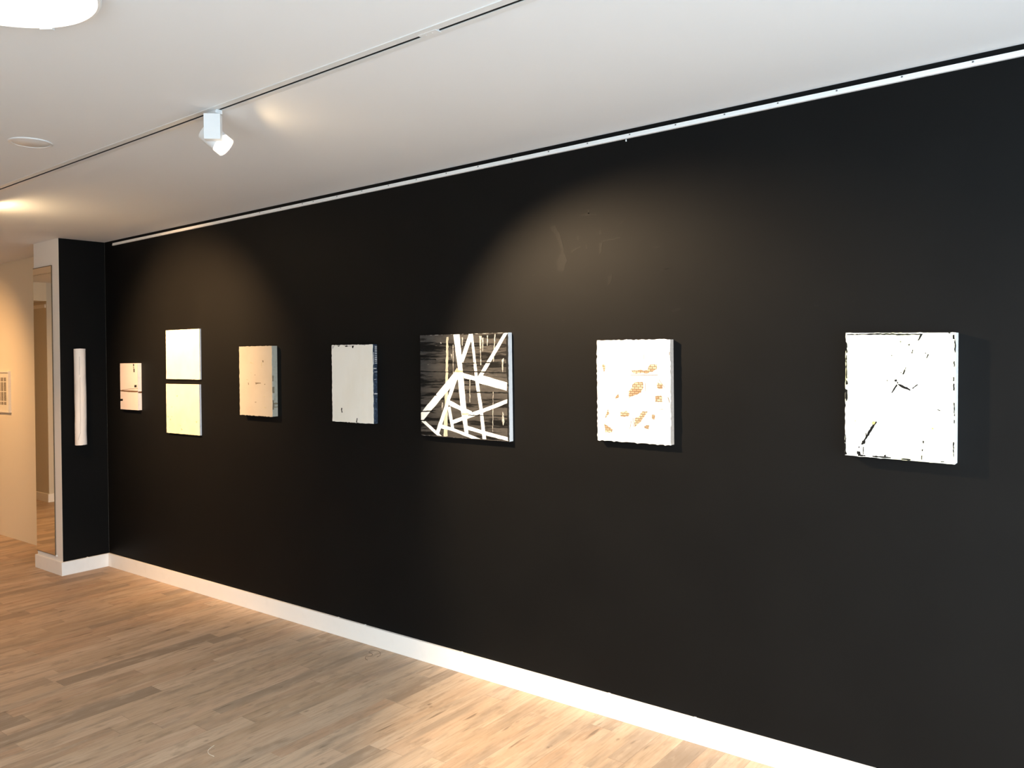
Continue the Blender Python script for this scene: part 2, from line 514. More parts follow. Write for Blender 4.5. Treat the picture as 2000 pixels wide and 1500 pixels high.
# outlines of the painted marks, in 0.1 mm from each picture centre (x right, z up)
MARKS = {
 'p6': {
  'cream': [[(-1059,2489),(-924,2509),(-994,290),(-1070,-2567),(-1335,-2590),(-1183,61)]],
  'white': [[(-581,2613),(-159,2612),(-56,1640),(29,702),(82,346),(231,-1253),(341,-2381),(122,-2424),(-126,-1265),(-307,342),(-281,791)],[(464,2610),(664,2605),(587,2231),(49,1171),(-47,1506)],[(523,2608),(728,2603),(994,575),(1074,180),(1293,-1042),(1495,-2583),(1266,-2583),(1107,-1223),(844,309),(643,2119)],[(2701,2597),(2990,2603),(1356,568),(1010,478)],[(40,667),(946,469),(1310,555),(2856,219),(2833,-174),(1073,171),(844,278),(113,413)],[(-388,835),(40,693),(-264,387),(-1330,-533),(-2744,-1782),(-2979,-1885),(-2971,-1433),(-944,336)],[(-299,432),(-865,-694),(-993,-1023),(-1677,-2517),(-1894,-2391),(-1214,-985),(-716,113)],[(-2972,-1866),(-2744,-1782),(-1478,-2580),(-1790,-2569)],[(-872,-739),(-151,-1011),(584,-1241),(669,-1424),(-125,-1243),(-937,-976)],[(2848,-588),(2856,-771),(1335,-1281),(284,-1629),(-679,-1924),(-707,-1736),(-11,-1529),(583,-1308),(1338,-1084)],[(-1043,-1093),(-846,-1042),(-611,-2160),(-806,-2192)],[(-1418,-1993),(-623,-2147),(1140,-2585),(560,-2600),(-807,-2273),(-1577,-2174)],[(219,-1965),(1433,-2194),(2876,-2421),(2884,-2587),(1487,-2388),(274,-2162)]],
  'black': [[(2852,2487),(2971,2462),(2982,545),(2917,-2568),(2852,-2572),(2840,-737),(2931,118),(2810,714)],[(-2931,759),(-572,731),(-542,691),(-2926,708)],[(30,769),(2876,715),(2875,663),(29,720)],[(249,-266),(2859,-246),(2885,-309),(248,-328)],[(-2944,37),(-1256,105),(-1257,51),(-2945,-29)],[(-2963,-1362),(-2095,-1264),(-1654,-1281),(-2964,-1409)],[(346,-1427),(2840,-1369),(2839,-1403),(345,-1471)],[(1946,-1909),(2858,-1923),(2857,-1974),(1889,-1998)],[(-2919,1435),(-1795,1373),(-1796,1318),(-2921,1342)],[(-2954,-523),(-1828,-462),(-1766,-506),(-2956,-588)],[(-23,1171),(2721,1227),(2720,1176),(-24,1126)],[(-2978,-1820),(-2939,-1804),(-1851,-1774),(-1852,-1801),(-2979,-1885)],[(-2910,1901),(-2165,1868),(-1289,1743),(-2912,1799)],[(-2940,246),(-1316,241),(-1316,205),(-2941,195)]],
  'drip': [[(-12,2465),(72,2464),(40,2040),(5,2041)],[(1143,2505),(1298,2502),(1233,1715),(1250,1058),(1204,1058),(1189,1847)],[(1342,2413),(1411,2412),(1364,1713),(1342,1714)],[(1640,2515),(1714,2514),(1677,2014),(1648,2015)],[(2125,2569),(2181,2567),(2046,1230),(2023,1230)],[(2558,1314),(2680,1399),(2613,713),(2571,799)],[(2570,-1173),(2633,-1343),(2660,-1684),(2585,-1858),(2518,-1647)],[(472,350),(519,350),(487,-802),(457,-803)],[(1975,-242),(2009,-241),(1942,-2190),(1919,-2192)],[(-1428,-854),(-1348,-875),(-1377,-1126),(-1417,-1241),(-1450,-1037)],[(-768,1647),(-678,1601),(-694,1376),(-753,1489)],[(-1497,2248),(-1392,2209),(-1418,2155),(-1492,2175)],[(-620,2096),(-584,2096),(-601,429),(-638,429)]],
  'tan': [[(-523,731),(-356,934),(-256,813),(30,791),(28,693),(-500,691)],[(-67,-1353),(348,-1347),(346,-1427),(-57,-1451)]],
 },
 'p7': {
  'ochre': [[(-87,916),(315,904),(712,897),(779,1033),(836,1131),(1170,1152),(1155,959),(930,848),(755,800),(47,771)],[(155,391),(488,413),(508,171),(396,-47),(128,-145),(-97,-219),(-188,-301),(-176,-3),(-26,158),(-3,277)],[(1185,387),(1313,363),(1424,315),(1418,153),(1174,155)],[(1094,-172),(1343,-149),(1406,-232),(1405,-405),(1092,-427)],[(-697,-105),(-685,-264),(-875,-362),(-818,-240)],[(-603,-912),(-284,-863),(-176,-954),(-240,-1095),(-596,-1100)],[(477,-848),(719,-845),(474,-1141),(309,-1326),(84,-1542),(101,-1159),(298,-1091)],[(914,-965),(1052,-979),(1033,-1154),(904,-1121)],[(560,-1462),(779,-1411),(760,-1595),(668,-1561),(559,-1540)],[(-1446,-1474),(-1258,-1545),(-1142,-1608),(-1003,-1693),(-1027,-1815),(-1378,-1815)],[(-1507,1129),(-1366,1106),(-1396,855),(-1453,814),(-1461,976)],[(-1214,-805),(-1178,-997),(-1406,-1262),(-1324,-1044)]],
  'pencil': [[(-89,714),(1209,732),(1209,708),(-89,691)],[(1238,524),(1263,524),(1534,195),(1517,186)],[(7,-1143),(30,-1142),(40,-1517),(17,-1518)],[(-88,-1266),(-70,-1266),(-127,-1605),(-150,-1606)],[(602,368),(620,369),(634,18),(617,17)],[(1261,-730),(1432,-708),(1432,-723),(1261,-746)],[(542,1579),(556,1579),(554,1384),(541,1383)]],
  'dark': [[(1649,-186),(1691,-223),(1757,-420),(1731,-432)],[(1741,1672),(1779,1660),(1778,1538),(1748,1538)]],
 },
 'p8': {
  'dark': [[(-714,-914),(-690,-938),(-764,-1062),(-1016,-1533),(-1084,-1611),(-1141,-1761),(-1210,-1766),(-1118,-1613),(-1051,-1463),(-815,-1029)],[(-1170,-1636),(-1067,-1609),(-1083,-1738),(-1169,-1727)],[(-1051,-1354),(-1027,-1345),(-1013,-1460),(-1047,-1444)],[(-1289,-1846),(-1255,-1843),(-1271,-1899),(-1292,-1901)],[(-1340,-2015),(-1236,-2031),(-1218,-2132),(-1322,-2123)],[(-1304,-2139),(-1063,-2136),(-1063,-2169),(-1304,-2183)],[(-1141,-1852),(-1120,-1850),(-1118,-2105),(-1139,-2106)],[(-121,557),(-59,584),(-42,524),(-108,511)],[(-42,496),(-3,490),(-15,426)],[(-58,406),(-35,389),(-187,117),(-220,115),(-106,316)],[(-15,426),(139,378),(382,246),(376,214),(221,275),(57,350)],[(446,301),(605,433),(612,420),(463,274)],[(228,999),(244,992),(158,767),(132,767)],[(70,836),(99,826),(87,797)],[(300,1782),(354,1810),(339,1757)],[(443,1607),(462,1600),(437,1495),(418,1501)],[(46,1908),(75,1901),(62,1872)],[(-233,1423),(-207,1409),(-220,1387)],[(-373,549),(-339,550),(-353,514)],[(832,1520),(863,1500),(845,1472)],[(920,1466),(945,1452),(890,1333),(877,1343)],[(-1706,2146),(-1322,2160),(-1322,2138),(-1706,2121)],[(-1301,2160),(-585,2172),(76,2155),(719,2160),(719,2140),(77,2127),(-652,2143),(-1301,2134)],[(713,2153),(757,2160),(626,1934),(603,1944)],[(1543,2192),(1589,2199),(1583,2171),(1546,2171)],[(-1754,1892),(-1711,1819),(-1703,1690),(-1731,1653),(-1695,1525),(-1723,1470),(-1759,1580)],[(-1736,1396),(-1715,1396),(-1702,587),(-1730,568)],[(-1744,531),(-1690,459),(-1672,367),(-1736,347)],[(-1748,180),(-1688,146),(-1698,35),(-1683,-148),(-1724,-261),(-1753,-151)],[(-1766,-373),(-1744,-372),(-1751,-446),(-1769,-447)],[(-1776,-1443),(-1736,-1477),(-1727,-1845),(-1725,-2085),(-1682,-2155),(-1753,-2179),(-1775,-1997)],[(-824,-2144),(-486,-2131),(-220,-2143),(-220,-2157),(-553,-2166),(-823,-2162)],[(125,-2154),(401,-2149),(401,-2177),(126,-2182)],[(1346,-2130),(1433,-2122),(1433,-2143),(1347,-2151)],[(-436,-2080),(-380,-2064),(-386,-2122),(-426,-2118)],[(1674,2106),(1711,2123),(1706,1987),(1681,1987)],[(1718,2021),(1743,1851),(1763,1646),(1746,1510),(1721,1646),(1731,1816)],[(1692,707),(1716,708),(1711,588),(1692,588)],[(1702,503),(1724,487),(1719,265),(1695,281)],[(1716,-128),(1735,-161),(1743,-502),(1719,-469)],[(1737,-502),(1768,-535),(1756,-586),(1732,-571)],[(1721,-708),(1739,-724),(1740,-826),(1725,-810)],[(1709,-1460),(1727,-1459),(1719,-2006),(1705,-1734)],[(1706,1237),(1724,1237),(1725,1066),(1713,1066)],[(785,-1482),(817,-1490),(811,-1567),(792,-1555)],[(768,-1780),(787,-1778),(781,-1831),(766,-1822)],[(751,-1991),(770,-1989),(768,-2129),(752,-2113)],[(1234,-393),(1302,-417),(1302,-431),(1234,-407)]],
  'yellow': [[(-849,-948),(-772,-907),(-731,-952),(-781,-1027),(-849,-1013)],[(1058,-1020),(1115,-1023),(1109,-1075),(1068,-1075)],[(-1418,-923),(-1390,-921),(-1389,-958),(-1417,-959)]],
 },
 'p4': {
  'taupe': [[(-16,-98),(543,-102),(606,-145),(123,-185),(47,-236)],[(-801,-108),(-744,-118),(-708,-246),(-784,-247)],[(756,1310),(893,1293),(872,1172),(781,1200)],[(-90,411),(4,400),(-16,356),(-72,366)],[(-88,-1329),(81,-1324),(61,-1369),(-70,-1372)],[(955,-168),(1047,-167),(1027,-222),(954,-223)]],
  'grime': [[(-507,1204),(-179,1109),(-179,1081),(-556,1149)],[(-521,536),(-313,520),(-314,492),(-522,508)],[(-1007,114),(-797,93),(-797,60),(-1007,80)],[(797,-1622),(1108,-1645),(1107,-1689),(833,-1687)],[(847,-964),(1030,-970),(1011,-1004),(865,-996)],[(661,1173),(753,1173),(737,844),(663,843)]],
 },
 'p5': {
  'dark': [[(-946,-1396),(-870,-1419),(-903,-1545),(-844,-1652),(-920,-1670),(-963,-1522)],[(375,-1942),(426,-1950),(370,-2178),(297,-2191),(343,-2066)],[(27,2146),(198,2153),(106,2007),(48,2037)],[(-609,2145),(-383,2162),(-308,2121),(-497,2094)],[(-1202,2164),(-1049,2172),(-1065,2122),(-1187,2124)]],
  'grey': [[(-1696,2151),(-1432,2167),(-1636,2009),(-1699,1985)],[(-308,2161),(27,2146),(-85,2098),(-294,2111)],[(1016,2170),(1175,2177),(1131,2129)]],
 },
 'p2': {
  'brown': [[(-1346,-305),(-13,-309),(1351,-313),(1349,-406),(-16,-418),(-1348,-387)]],
  'dark': [[(853,122),(1175,126),(1171,-41),(849,-46)],[(-1363,-977),(-970,-968),(-974,-1118),(-1366,-1128)],[(689,1712),(824,1712),(821,1558),(686,1558)],[(725,1504),(792,1504),(816,1376),(735,1376)],[(734,1343),(896,1343),(890,1095),(755,1094)]],
  'line': [[(-1121,-280),(-10,-187),(1356,-119),(1356,-139),(-11,-208),(-1093,-300)]],
 },
 'p3b': {
  'grime': [[(-794,951),(-591,979),(-642,858),(-760,875)],[(-1478,141),(-1356,176),(-1408,48)],[(-2045,-547),(-1861,-528),(-1926,-671),(-2036,-649)],[(-1557,-531),(-1376,-538),(-1450,-617)],[(-1721,-728),(-1551,-748),(-1627,-853),(-1723,-831)],[(1715,-794),(1885,-775),(1859,-911),(1746,-903)],[(-435,-1156),(-199,-1166),(-319,-1221)],[(-264,-1370),(29,-1433),(-185,-1505)],[(-1823,-1340),(-1713,-1354),(-1788,-1422)]],
 },
 'p3a': {
  'grime': [[(-1957,-1322),(-1774,-1340),(-1873,-1392)]],
 },
}
SCUFFS = [[(43522,21996),(43851,22047),(44058,21668),(44257,21056),(44286,20758),(44453,20330),(44228,19878),(43907,19934),(43882,20381),(44143,20772),(43977,21321),(43770,21699)],[(45099,22379),(45410,22387),(46087,22331),(46085,22234),(45270,22312)],[(45619,22534),(45741,22530),(45716,22349),(45615,22373)],[(47223,21700),(47483,21837),(47515,21811),(47255,21668)],[(46201,21488),(46336,21587),(46331,21360),(46184,21365)],[(46188,20976),(46389,21001),(46313,20621),(46140,20352),(46193,20633)],[(46616,19459),(46815,19556),(46774,19221),(46572,19037)],[(41932,19850),(42617,19875),(42616,19839),(41969,19804)],[(49134,19536),(49671,19589),(49670,19562),(49193,19499)],[(49630,17832),(49982,17867),(50099,17887),(50085,17782),(49745,17729)],[(45005,21388),(45124,21434),(45119,21231),(45023,21258)],[(44676,20779),(45168,20964),(45236,20922),(44743,20685)],[(46324,21076),(47306,21141),(47305,21085),(46389,21001)],[(44102,17655),(44259,17637),(44228,17544),(44115,17572)],[(48855,20539),(49188,20560),(49187,20528),(48884,20493)],[(42528,22371),(42770,22402),(42784,22377),(42565,22330)],[(45479,20991),(45547,20984),(45577,20808),(45474,20789)],[(41119,20037),(41277,20043),(41250,19933),(41141,19954)],[(55535,17723),(55699,17701),(55664,17636),(55521,17657)],[(56880,17779),(56991,17746),(56978,17721),(56879,17753)],[(59271,17751),(59367,17745),(59366,17727),(59271,17733)]]


# ------------------------------------------------------------------ the room
PW, PT = 0.3483, 0.4512       # pillar: projection from the wall, width of its white face
TRK_Y0, TRK_Y1 = -1.3155, -1.3025   # track slot in the ceiling

b = MB()
b.box(ROOM_L, ROOM_R + .3, ROOM_F - .3, .3, -0.1, 0.0)
struct(b.build('floor', OAK))

b = MB()
b.box(-3.624, ROOM_R + .3, ROOM_F - .3, TRK_Y0 - .004, H, H + .12)
b.box(-3.624, ROOM_R + .3, TRK_Y1 + .004, .3, H, H + .12)
b.box(-3.624, ROOM_R + .3, TRK_Y0 - .004, TRK_Y1 + .004, H + .05, H + .12)
struct(b.build('ceiling', CEIL))

b = MB()      # the black picture wall, with the pale scuffs rubbed into its paint
b.box(0.0, ROOM_R + .2, 0.0, 0.2, 0.0, H)
rs = random.Random(3)
for poly in SCUFFS:
    b.prism_xz(rough([(x / 1e4, z / 1e4) for x, z in poly], 0.012, 0.0035, rs), -0.00035, 0.0, 1)
struct(b.build('wall_back', [BLACK, SCUFF]))
b = MB()
b.box(ROOM_L, -0.001, -0.032, 0.2, 0.0, H)
struct(b.build('wall_back_left', CREAM_WALL))

# pillar: white faces, black paint only on the side turned to the room
b = MB()
b.box(-PT, -0.0006, -PW, -0.033, 0.0, H - .0005, 0)
b.box(-0.0006, 0.0, -PW + .0005, -0.0005, 0.0, H - .0005, 1)
struct(b.build('wall_pillar', [WHITE_WALL, BLACK]))

b = MB()      # far left wall: lintel over the corridor and the grey block beside it
XC, YB, ZL = -3.624, -1.7275, 2.362
b.box(XC - .2, XC, YB, -0.033, ZL, H)
b.box(ROOM_L, XC - .2, YB, -0.033, ZL, ZL + .1)
b.box(ROOM_L - .1, ROOM_L, YB, -0.033, 0, ZL)
struct(b.build('wall_left', CREAM_WALL))
b = MB()
b.box(ROOM_L, XC, ROOM_F, YB, 0, H)
struct(b.build('wall_left_corridor', GREY_WALL))
b = MB()
b.box(ROOM_L, XC - .02, YB, YB + .012, 2.285, 2.325)
struct(b.build('trim_1', TRIM))
b = MB()
b.box(ROOM_L, XC + .0155, YB, YB + .0155, 0, .0975)
b.box(XC, XC + .0155, ROOM_F + .01, YB, 0, .0975)
struct(b.build('baseboard_left', TRIM, bevel=.002))

b = MB()      # wall behind the photographer
b.box(ROOM_L, WIN_X0, ROOM_F - .2, ROOM_F, 0, H)
b.box(WIN_X1, ROOM_R + .2, ROOM_F - .2, ROOM_F, 0, H)
b.box(WIN_X0, WIN_X1, ROOM_F - .2, ROOM_F, 0, WIN_Z0)
b.box(WIN_X0, WIN_X1, ROOM_F - .2, ROOM_F, WIN_Z1, H)
struct(b.build('wall_front', CREAM_WALL))
b = MB()      # window wall on the right
b.box(ROOM_R, ROOM_R + .2, ROOM_F, WIN_Y0, 0, H)
b.box(ROOM_R, ROOM_R + .2, WIN_Y1, 0, 0, H)
b.box(ROOM_R, ROOM_R + .2, WIN_Y0, WIN_Y1, 0, WIN_Z0)
b.box(ROOM_R, ROOM_R + .2, WIN_Y0, WIN_Y1, WIN_Z1, H)
struct(b.build('wall_right', WHITE_WALL))
b = MB()
yb = [WIN_Y0 + (WIN_Y1 - WIN_Y0) * i / 3 for i in range(4)]
for i in range(4):
    b.box(ROOM_R + .06, ROOM_R + .11, yb[i] - .03, yb[i] + .03, WIN_Z0, WIN_Z1)
for z in (WIN_Z0, WIN_Z1 - .05):
    b.box(ROOM_R + .06, ROOM_R + .11, WIN_Y0, WIN_Y1, z, z + .05)
struct(b.build('window_1', METAL_WHITE))
b = MB()
for i in range(3):
    xx = WIN_X0 + (WIN_X1 - WIN_X0) * i / 2
    b.box(xx - .03, xx + .03, ROOM_F - .11, ROOM_F - .06, WIN_Z0, WIN_Z1)
for z in (WIN_Z0, WIN_Z1 - .05):
    b.box(WIN_X0, WIN_X1, ROOM_F - .11, ROOM_F - .06, z, z + .05)
struct(b.build('window_2', METAL_WHITE))

# skirting
HB, TB = 0.1025, 0.0155
b = MB()
b.box(TB, ROOM_R, -TB, 0, 0, HB)
rs = random.Random(11)
for xx in (2.79, 3.02, 3.75, 4.62, 5.03):         # little blobs of dried paint along the top edge
    b.box(xx, xx + .012, -TB * .9, -.001, HB - .002, HB + .0022)
struct(b.build('baseboard_back', TRIM, bevel=.0015))
b = MB()
b.box(0, TB, -PW - TB, 0, 0, HB)
b.box(-PT - TB, 0, -PW - TB, -PW, 0, HB)
b.box(-PT - TB, -PT, -PW, -0.033, 0, HB)
b.box(.001, TB * .9, -.178, -.166, HB - .002, HB + .003)
struct(b.build('baseboard_pillar', TRIM, bevel=.0015))

# ------------------------------------------------------------------ mirror on the pillar
t = thing('wall_mirror', 'tall narrow mirror set flush on the white pillar beside the black corner', 'mirror', (-0.285, -PW, 1.256))
b = MB()
b.box(-.1655, .1655, -.006, 0, -1.1175, 1.1175)
b.build('mirror_glass', MIRROR, t)
b = MB()
for x0, x1, z0, z1 in ((-.1665, .1685, 1.1175, 1.1225), (.1655, .1685, -1.1175, 1.1175), (-.1665, .1685, -1.1205, -1.1175)):
    b.box(x0, x1, -.0075, 0, z0, z1)
f = b.build('mirror_edge', MIRROR_EDGE, t)
f['label'] = 'thin dark brown edge of the mirror'
b = MB()
b.tube((.182, 0, -1.119), (.182, -.008, -1.119), .007)
b.build('mirror_clip', METAL_WHITE, t)

# ------------------------------------------------------------------ picture rail with its screws and a hook
t = thing('picture_rail', 'slim white picture rail screwed along the top of the black wall', 'rail', (3.2, 0, 2.545))
b = MB()
z0, z1 = 2.5354 - 2.545, 2.5541 - 2.545
x0, x1 = .152 - 3.2, ROOM_R - 3.25
prof = [(-.0115, z0), (-.0125, z0 + .001), (-.0125, z0 + .0105), (-.0095, z0 + .0115), (-.0095, z1 - .002), (-.0115, z1 - .0015), (-.0115, z1), (0, z1), (0, z0)]
n = len(prof)
b.add([(x0, y, z) for y, z in prof] + [(x1, y, z) for y, z in prof],
      [tuple(range(n)), tuple(range(2 * n - 1, n - 1, -1))] + [(i, n + i, n + (i + 1) % n, (i + 1) % n) for i in range(n)])
b.build('rail_profile', RAIL, t)
sc0 = None
xs = [2.10, 2.32, 2.535, 2.638, 2.855, 3.07, 3.286, 3.50, 3.715, 3.93, 4.145, 4.3605, 4.5746, 4.7906, 5.0077, 5.2221, 5.437, 5.6545, 5.8745, 6.092]
b = MB()
b.lathe((0, -.0088, 0), (0, -1, 0), [(0, .0036), (.0014, .0034), (.0022, .0022), (.0024, 0)], 12)
for i, x in enumerate(xs):
    if i == 0:
        sc0 = b.build('screw', SCREW, t, smooth=True)
        s = sc0
    else:
        s = sc0.copy()
        COL.objects.link(s)
        s.parent = t
    s.location = (x - 3.2, 0, .0045)
b = MB()
b.tube((0, -.009, .0), (0, -.009, -.006), .0022, .0022, 10)
b.lathe((0, -.009, -.006), (0, 0, -1), [(0, .0022), (.002, .0036), (.005, .0036), (.007, 0)], 12)
tag(b.build('rail_hook', METAL_WHITE, None, (4.772, 0, 2.5345), smooth=True), 'tiny white hanging hook poking out below the picture rail', 'hook')

# ------------------------------------------------------------------ ceiling track
t = thing('lighting_track', 'long recessed lighting track with a dark slot in the white ceiling', 'track', (2.5, -1.309, H))
b = MB()
X0, X1 = XC + .3 - 2.5, ROOM_R - .6 - 2.5
for y0, y1 in ((-.034, -.0065), (.0065, .028)):
    b.box(X0, X1, y0, y1, -.0028, 0)
for y0, y1 in ((-.0085, -.0065), (.0065, .0085)):
    b.box(X0, X1, y0, y1, 0, .042)
b.box(X0, X1, -.0085, .0085, .042, .045)
b.build('track_flange', METAL_WHITE, t)
b = MB()
b.box(X0, X1, -.0064, -.0050, -.001, .0415)
b.box(X0, X1, .0050, .0064, -.001, .0415)
b.box(X0, X1, -.0050, .0050, .039, .0415)
f = b.build('track_slot', SLOT, t)
f['label'] = 'dark conductor slot of the track'
b = MB()
b.box(4.812 - 2.5, 4.885 - 2.5, -.0125, .0125, -.0040, .004)
b.tube((4.835 - 2.5, 0, -.0041), (4.835 - 2.5, 0, -.0050), .0022, None, 10)
b.tube((4.862 - 2.5, 0, -.0041), (4.862 - 2.5, 0, -.0050), .0022, None, 10)
b.build('track_coupler', METAL_WHITE, t)


def lamp_glow(name, strength):
    return mat(name, (1, 0.9, 0.75), 0.4, 0.2, emit=((1.0, 0.70, 0.38), strength))




FRONT_GLOW = mat('lamp_front_bloom_glow', (.9, .88, .84), .4, .3, emit=((1.0, 0.86, 0.66), 1.6))  # emission for the reflector and for a collar imitating lens bloom


def spotlight(x, aim, label, watts, cone, blend, glow, color=WARM):
    """track spotlight: adapter, gear box, tilting can with a lit lens; its own beam"""
    y0 = -1.309
    d = Vector(aim)
    h = Vector((d.x, d.y, 0)).normalized()
    nrm = Vector((h.y, -h.x, 0))            # towards the gear box side
    d.normalize()
    t = thing('track_spotlight', label, 'spotlight', (x, y0, H), 'spotlights on the ceiling track')
    Z = Vector((0, 0, 1))

    def obox(bm, c, u, v, w, du, dv, dw):
        vs = []
        for k in (-1, 1):
            for j, i in ((-1, -1), (-1, 1), (1, 1), (1, -1)):
                vs.append(c + u * du * i + v * dv * j + w * dw * k)
        bm.add(vs, [(0, 3, 2, 1), (4, 5, 6, 7), (0, 1, 5, 4), (1, 2, 6, 5), (2, 3, 7, 6), (3, 0, 4, 7)])
    X, Y = Vector((1, 0, 0)), Vector((0, 1, 0))
    b = MB()
    obox(b, Vector((0, 0, -.008)), X, Y, Z, .034, .013, .0075)
    obox(b, Vector((.026, -.002, -.012)), X, Y, Z, .009, .015, .0055)
    b.tube((0, 0, -.014), (0, 0, -.026), .012, None, 20)
    b.build('track_adapter', METAL_WHITE, t, bevel=.0015)
    b = MB()
    box_c = nrm * .026 + Z * (-.071)
    obox(b, box_c, h, nrm, Z, .0305, .019, .049)
    b.build('gear_box', METAL_WHITE, t, bevel=.0012)
    # tilting can behind the box
    R = .040
    pivot = nrm * -.036 + Z * (-.103)
    L_ = .104                                   # length of the can
    rear = pivot - d * .058
    front = rear + d * L_
    b = MB()
    b.lathe(rear, d, [(0, 0), (0, R - .004), (.004, R), (L_ - .030, R), (L_ - .030, R - .004), (L_ - .036, .012)], 40)
    b.build('lamp_can', METAL_WHITE, t, smooth=True, auto=True)
    b = MB()
    b.lathe(rear, d, [(L_ - .030, R - .0006), (L_, R - .0006), (L_, R - .003), (L_ - .028, R - .0035)], 40)
    b.build('bloom_collar', FRONT_GLOW, t, smooth=True, auto=True)  # added glowing ring, stands in for bloom over the can's front
    b = MB()
    b.tube(pivot + nrm * .034, pivot + nrm * .046, .014, None, 20)
    b.build('swivel_joint', METAL_WHITE, t)
    b = MB()
    b.lathe(rear, d, [(L_ - .028, R - .0036), (L_ - .014, R - .006), (L_ - .009, .020), (L_ - .008, .010), (L_ - .008, 0)], 36)
    b.build('lamp_reflector', FRONT_GLOW, t, smooth=True)
    b = MB()
    b.lathe(front - d * .0105, d, [(0, .0055), (.0035, .0062), (.007, .0052), (.0095, .003), (.0105, 0)], 16)
    b.build('lamp_bulb', lamp_glow('lit_bulb', glow), t, smooth=True)
    ld = bpy.data.lights.new('spotlight_beam', 'SPOT')
    ld.energy = watts
    ld.color = color
    ld.spot_size = math.radians(cone)
    ld.spot_blend = blend
    ld.shadow_soft_size = .013
    lo = bpy.data.objects.new('spotlight_beam', ld)
    COL.objects.link(lo)
    lo.parent = t
    lo.location = front + d * .016
    lo.rotation_euler = (-d).to_track_quat('Z', 'Y').to_euler()
    return t


E38 = math.radians(40.5)
spotlight(3.695, (.70 * math.cos(E38), .714 * math.cos(E38), -math.sin(E38)), 'white track spotlight with lit lens hanging below the ceiling track', 460, 83, .6, 1900, (1.0, .72, .44))
spotlight(1.12, (.10, 1.31, -.90), 'track spotlight out of frame lighting the two stacked pale pictures', 450, 87, 1.0, 10000, (1.0, .60, .28))
spotlight(-1.45, (-.95, .6, -1.35), 'track spotlight out of frame lighting the cream wall beyond the pillar', 180, 128, 1.0, 900, (1.0, .55, .23))

spotlight(0.05, (.12, -.12, -1.0), 'added track spotlight out of frame, pointed down to brighten the floor before the pillar', 90, 110, 1.0, 60, (1.0, .50, .19))  # extra unseen lamp, added to warm the left floor but not the wall

# ------------------------------------------------------------------ ceiling fittings
t = thing('ceiling_light', 'large round flat white ceiling light glowing at the upper left', 'light', (4.264, -2.287, H))
b = MB()
b.lathe((0, 0, 0), (0, 0, -1), [(0, .258), (.024, .258), (.029, .255), (.030, .2485), (.020, .2475)], 72)
b.build('light_rim', METAL_WHITE, t, smooth=True, auto=True)
b = MB()
b.lathe((0, 0, 0), (0, 0, -1), [(.022, .2475), (.033, .2450), (.036, .2), (.037, 0.0)], 72)
b.build('light_diffuser', mat('lit_opal_diffuser', (.9, .9, .88), .5, .3, emit=((1.0, 0.97, 0.9), 2.0)), t, smooth=True)
b = MB()
b.box(-.018, .018, -.006, .006, -.033, -.026)
o = b.build('light_clip', METAL_WHITE, t, (-.156, .206, 0))
o.rotation_euler = (0, 0, math.radians(37))

t = thing('ceiling_cover', 'small round white blanking cover flush in the ceiling', 'cover', (2.712, -1.586, H))
b = MB()
b.lathe((0, 0, 0), (0, 0, -1), [(0, .086), (.003, .086), (.0055, .083), (.0055, .074), (.0030, .0725)], 56)
b.build('cover_ring', METAL_WHITE, t, smooth=True, auto=True)
b = MB()
b.lathe((0, 0, 0), (0, 0, -1), [(.0030, .0725), (.0042, .070), (.0045, 0)], 56)
b.build('cover_plate', METAL_WHITE, t, smooth=True)

# ------------------------------------------------------------------ the paintings
def painting(key, q, label, side, face, marks, edge_amp=.0012, face_t=.0022, over=0.0, side_marks=None, group='unframed canvases on the black wall'):
    """q = x0, x1, z0, z1, depth, tilt (radians, clockwise). Front face at y = -depth."""
    x0, x1, z0, z1, d, tilt = q
    w, h = (x1 - x0) / 2, (z1 - z0) / 2
    rs = random.Random(key)
    t = thing('painting', label, 'painting', ((x0 + x1) / 2, 0, (z0 + z1) / 2), group)
    t.rotation_euler = (0, tilt, 0)
    b = MB()
    b.box(-w, w, -d + face_t, -.0005, -h, h)
    smats = [side]
    if side_marks:
        for (v0, v1, y0, y1, m_) in side_marks:       # marks on the right-hand edge, v from the top down
            if m_ not in smats:
                smats.append(m_)
            zz0, zz1 = h - 2 * h * v1, h - 2 * h * v0
            yy0, yy1 = -d + face_t + (d - face_t) * y0, -d + face_t + (d - face_t) * y1
            yz = rough([(yy0, zz0), (yy1, zz0), (yy1, zz1), (yy0, zz1)], .006, min(.0022, .3 * (yy1 - yy0), .3 * (zz1 - zz0)), rs)
            yz = [(min(-.0008, max(-d + face_t, y_)), z_) for y_, z_ in yz]
            k_ = len(yz)
            b.add([(w - .0005, y_, z_) for y_, z_ in yz] + [(w + .0006, y_, z_) for y_, z_ in yz],
                  [tuple(range(k_)), tuple(range(2 * k_ - 1, k_ - 1, -1))] + [(i_, k_ + i_, k_ + (i_ + 1) % k_, (i_ + 1) % k_) for i_ in range(k_)],
                  smats.index(m_))
    b.build('canvas', smats, t)
    b = MB()
    outline = rough([(-w, -h), (w, -h), (w, h), (-w, h)], .012, edge_amp, rs)
    outline = [(x * (1 + over / w), z * (1 + over / h)) for x, z in outline]
    b.prism_xz(outline, -d, -d + face_t, 0)
    fm = [face]
    lift = .0003
    for ck, polys in MARKS.get(key, {}).items():
        m_, amp, step, *grow = marks[ck]
        if m_ not in fm:
            fm.append(m_)
        for poly in polys:
            P = [(x / 1e4, z / 1e4) for x, z in poly]
            if grow:
                P = dilate(P, grow[0])
            P = [(max(-w, min(w, x)), max(-h, min(h, z))) for x, z in P]
            b.prism_xz(rough(P, step, amp, rs), -d - lift, -d + .0004, fm.index(m_))
            lift += .000012
        lift += .00006
    b.build('painted_face', fm, t)
    return t


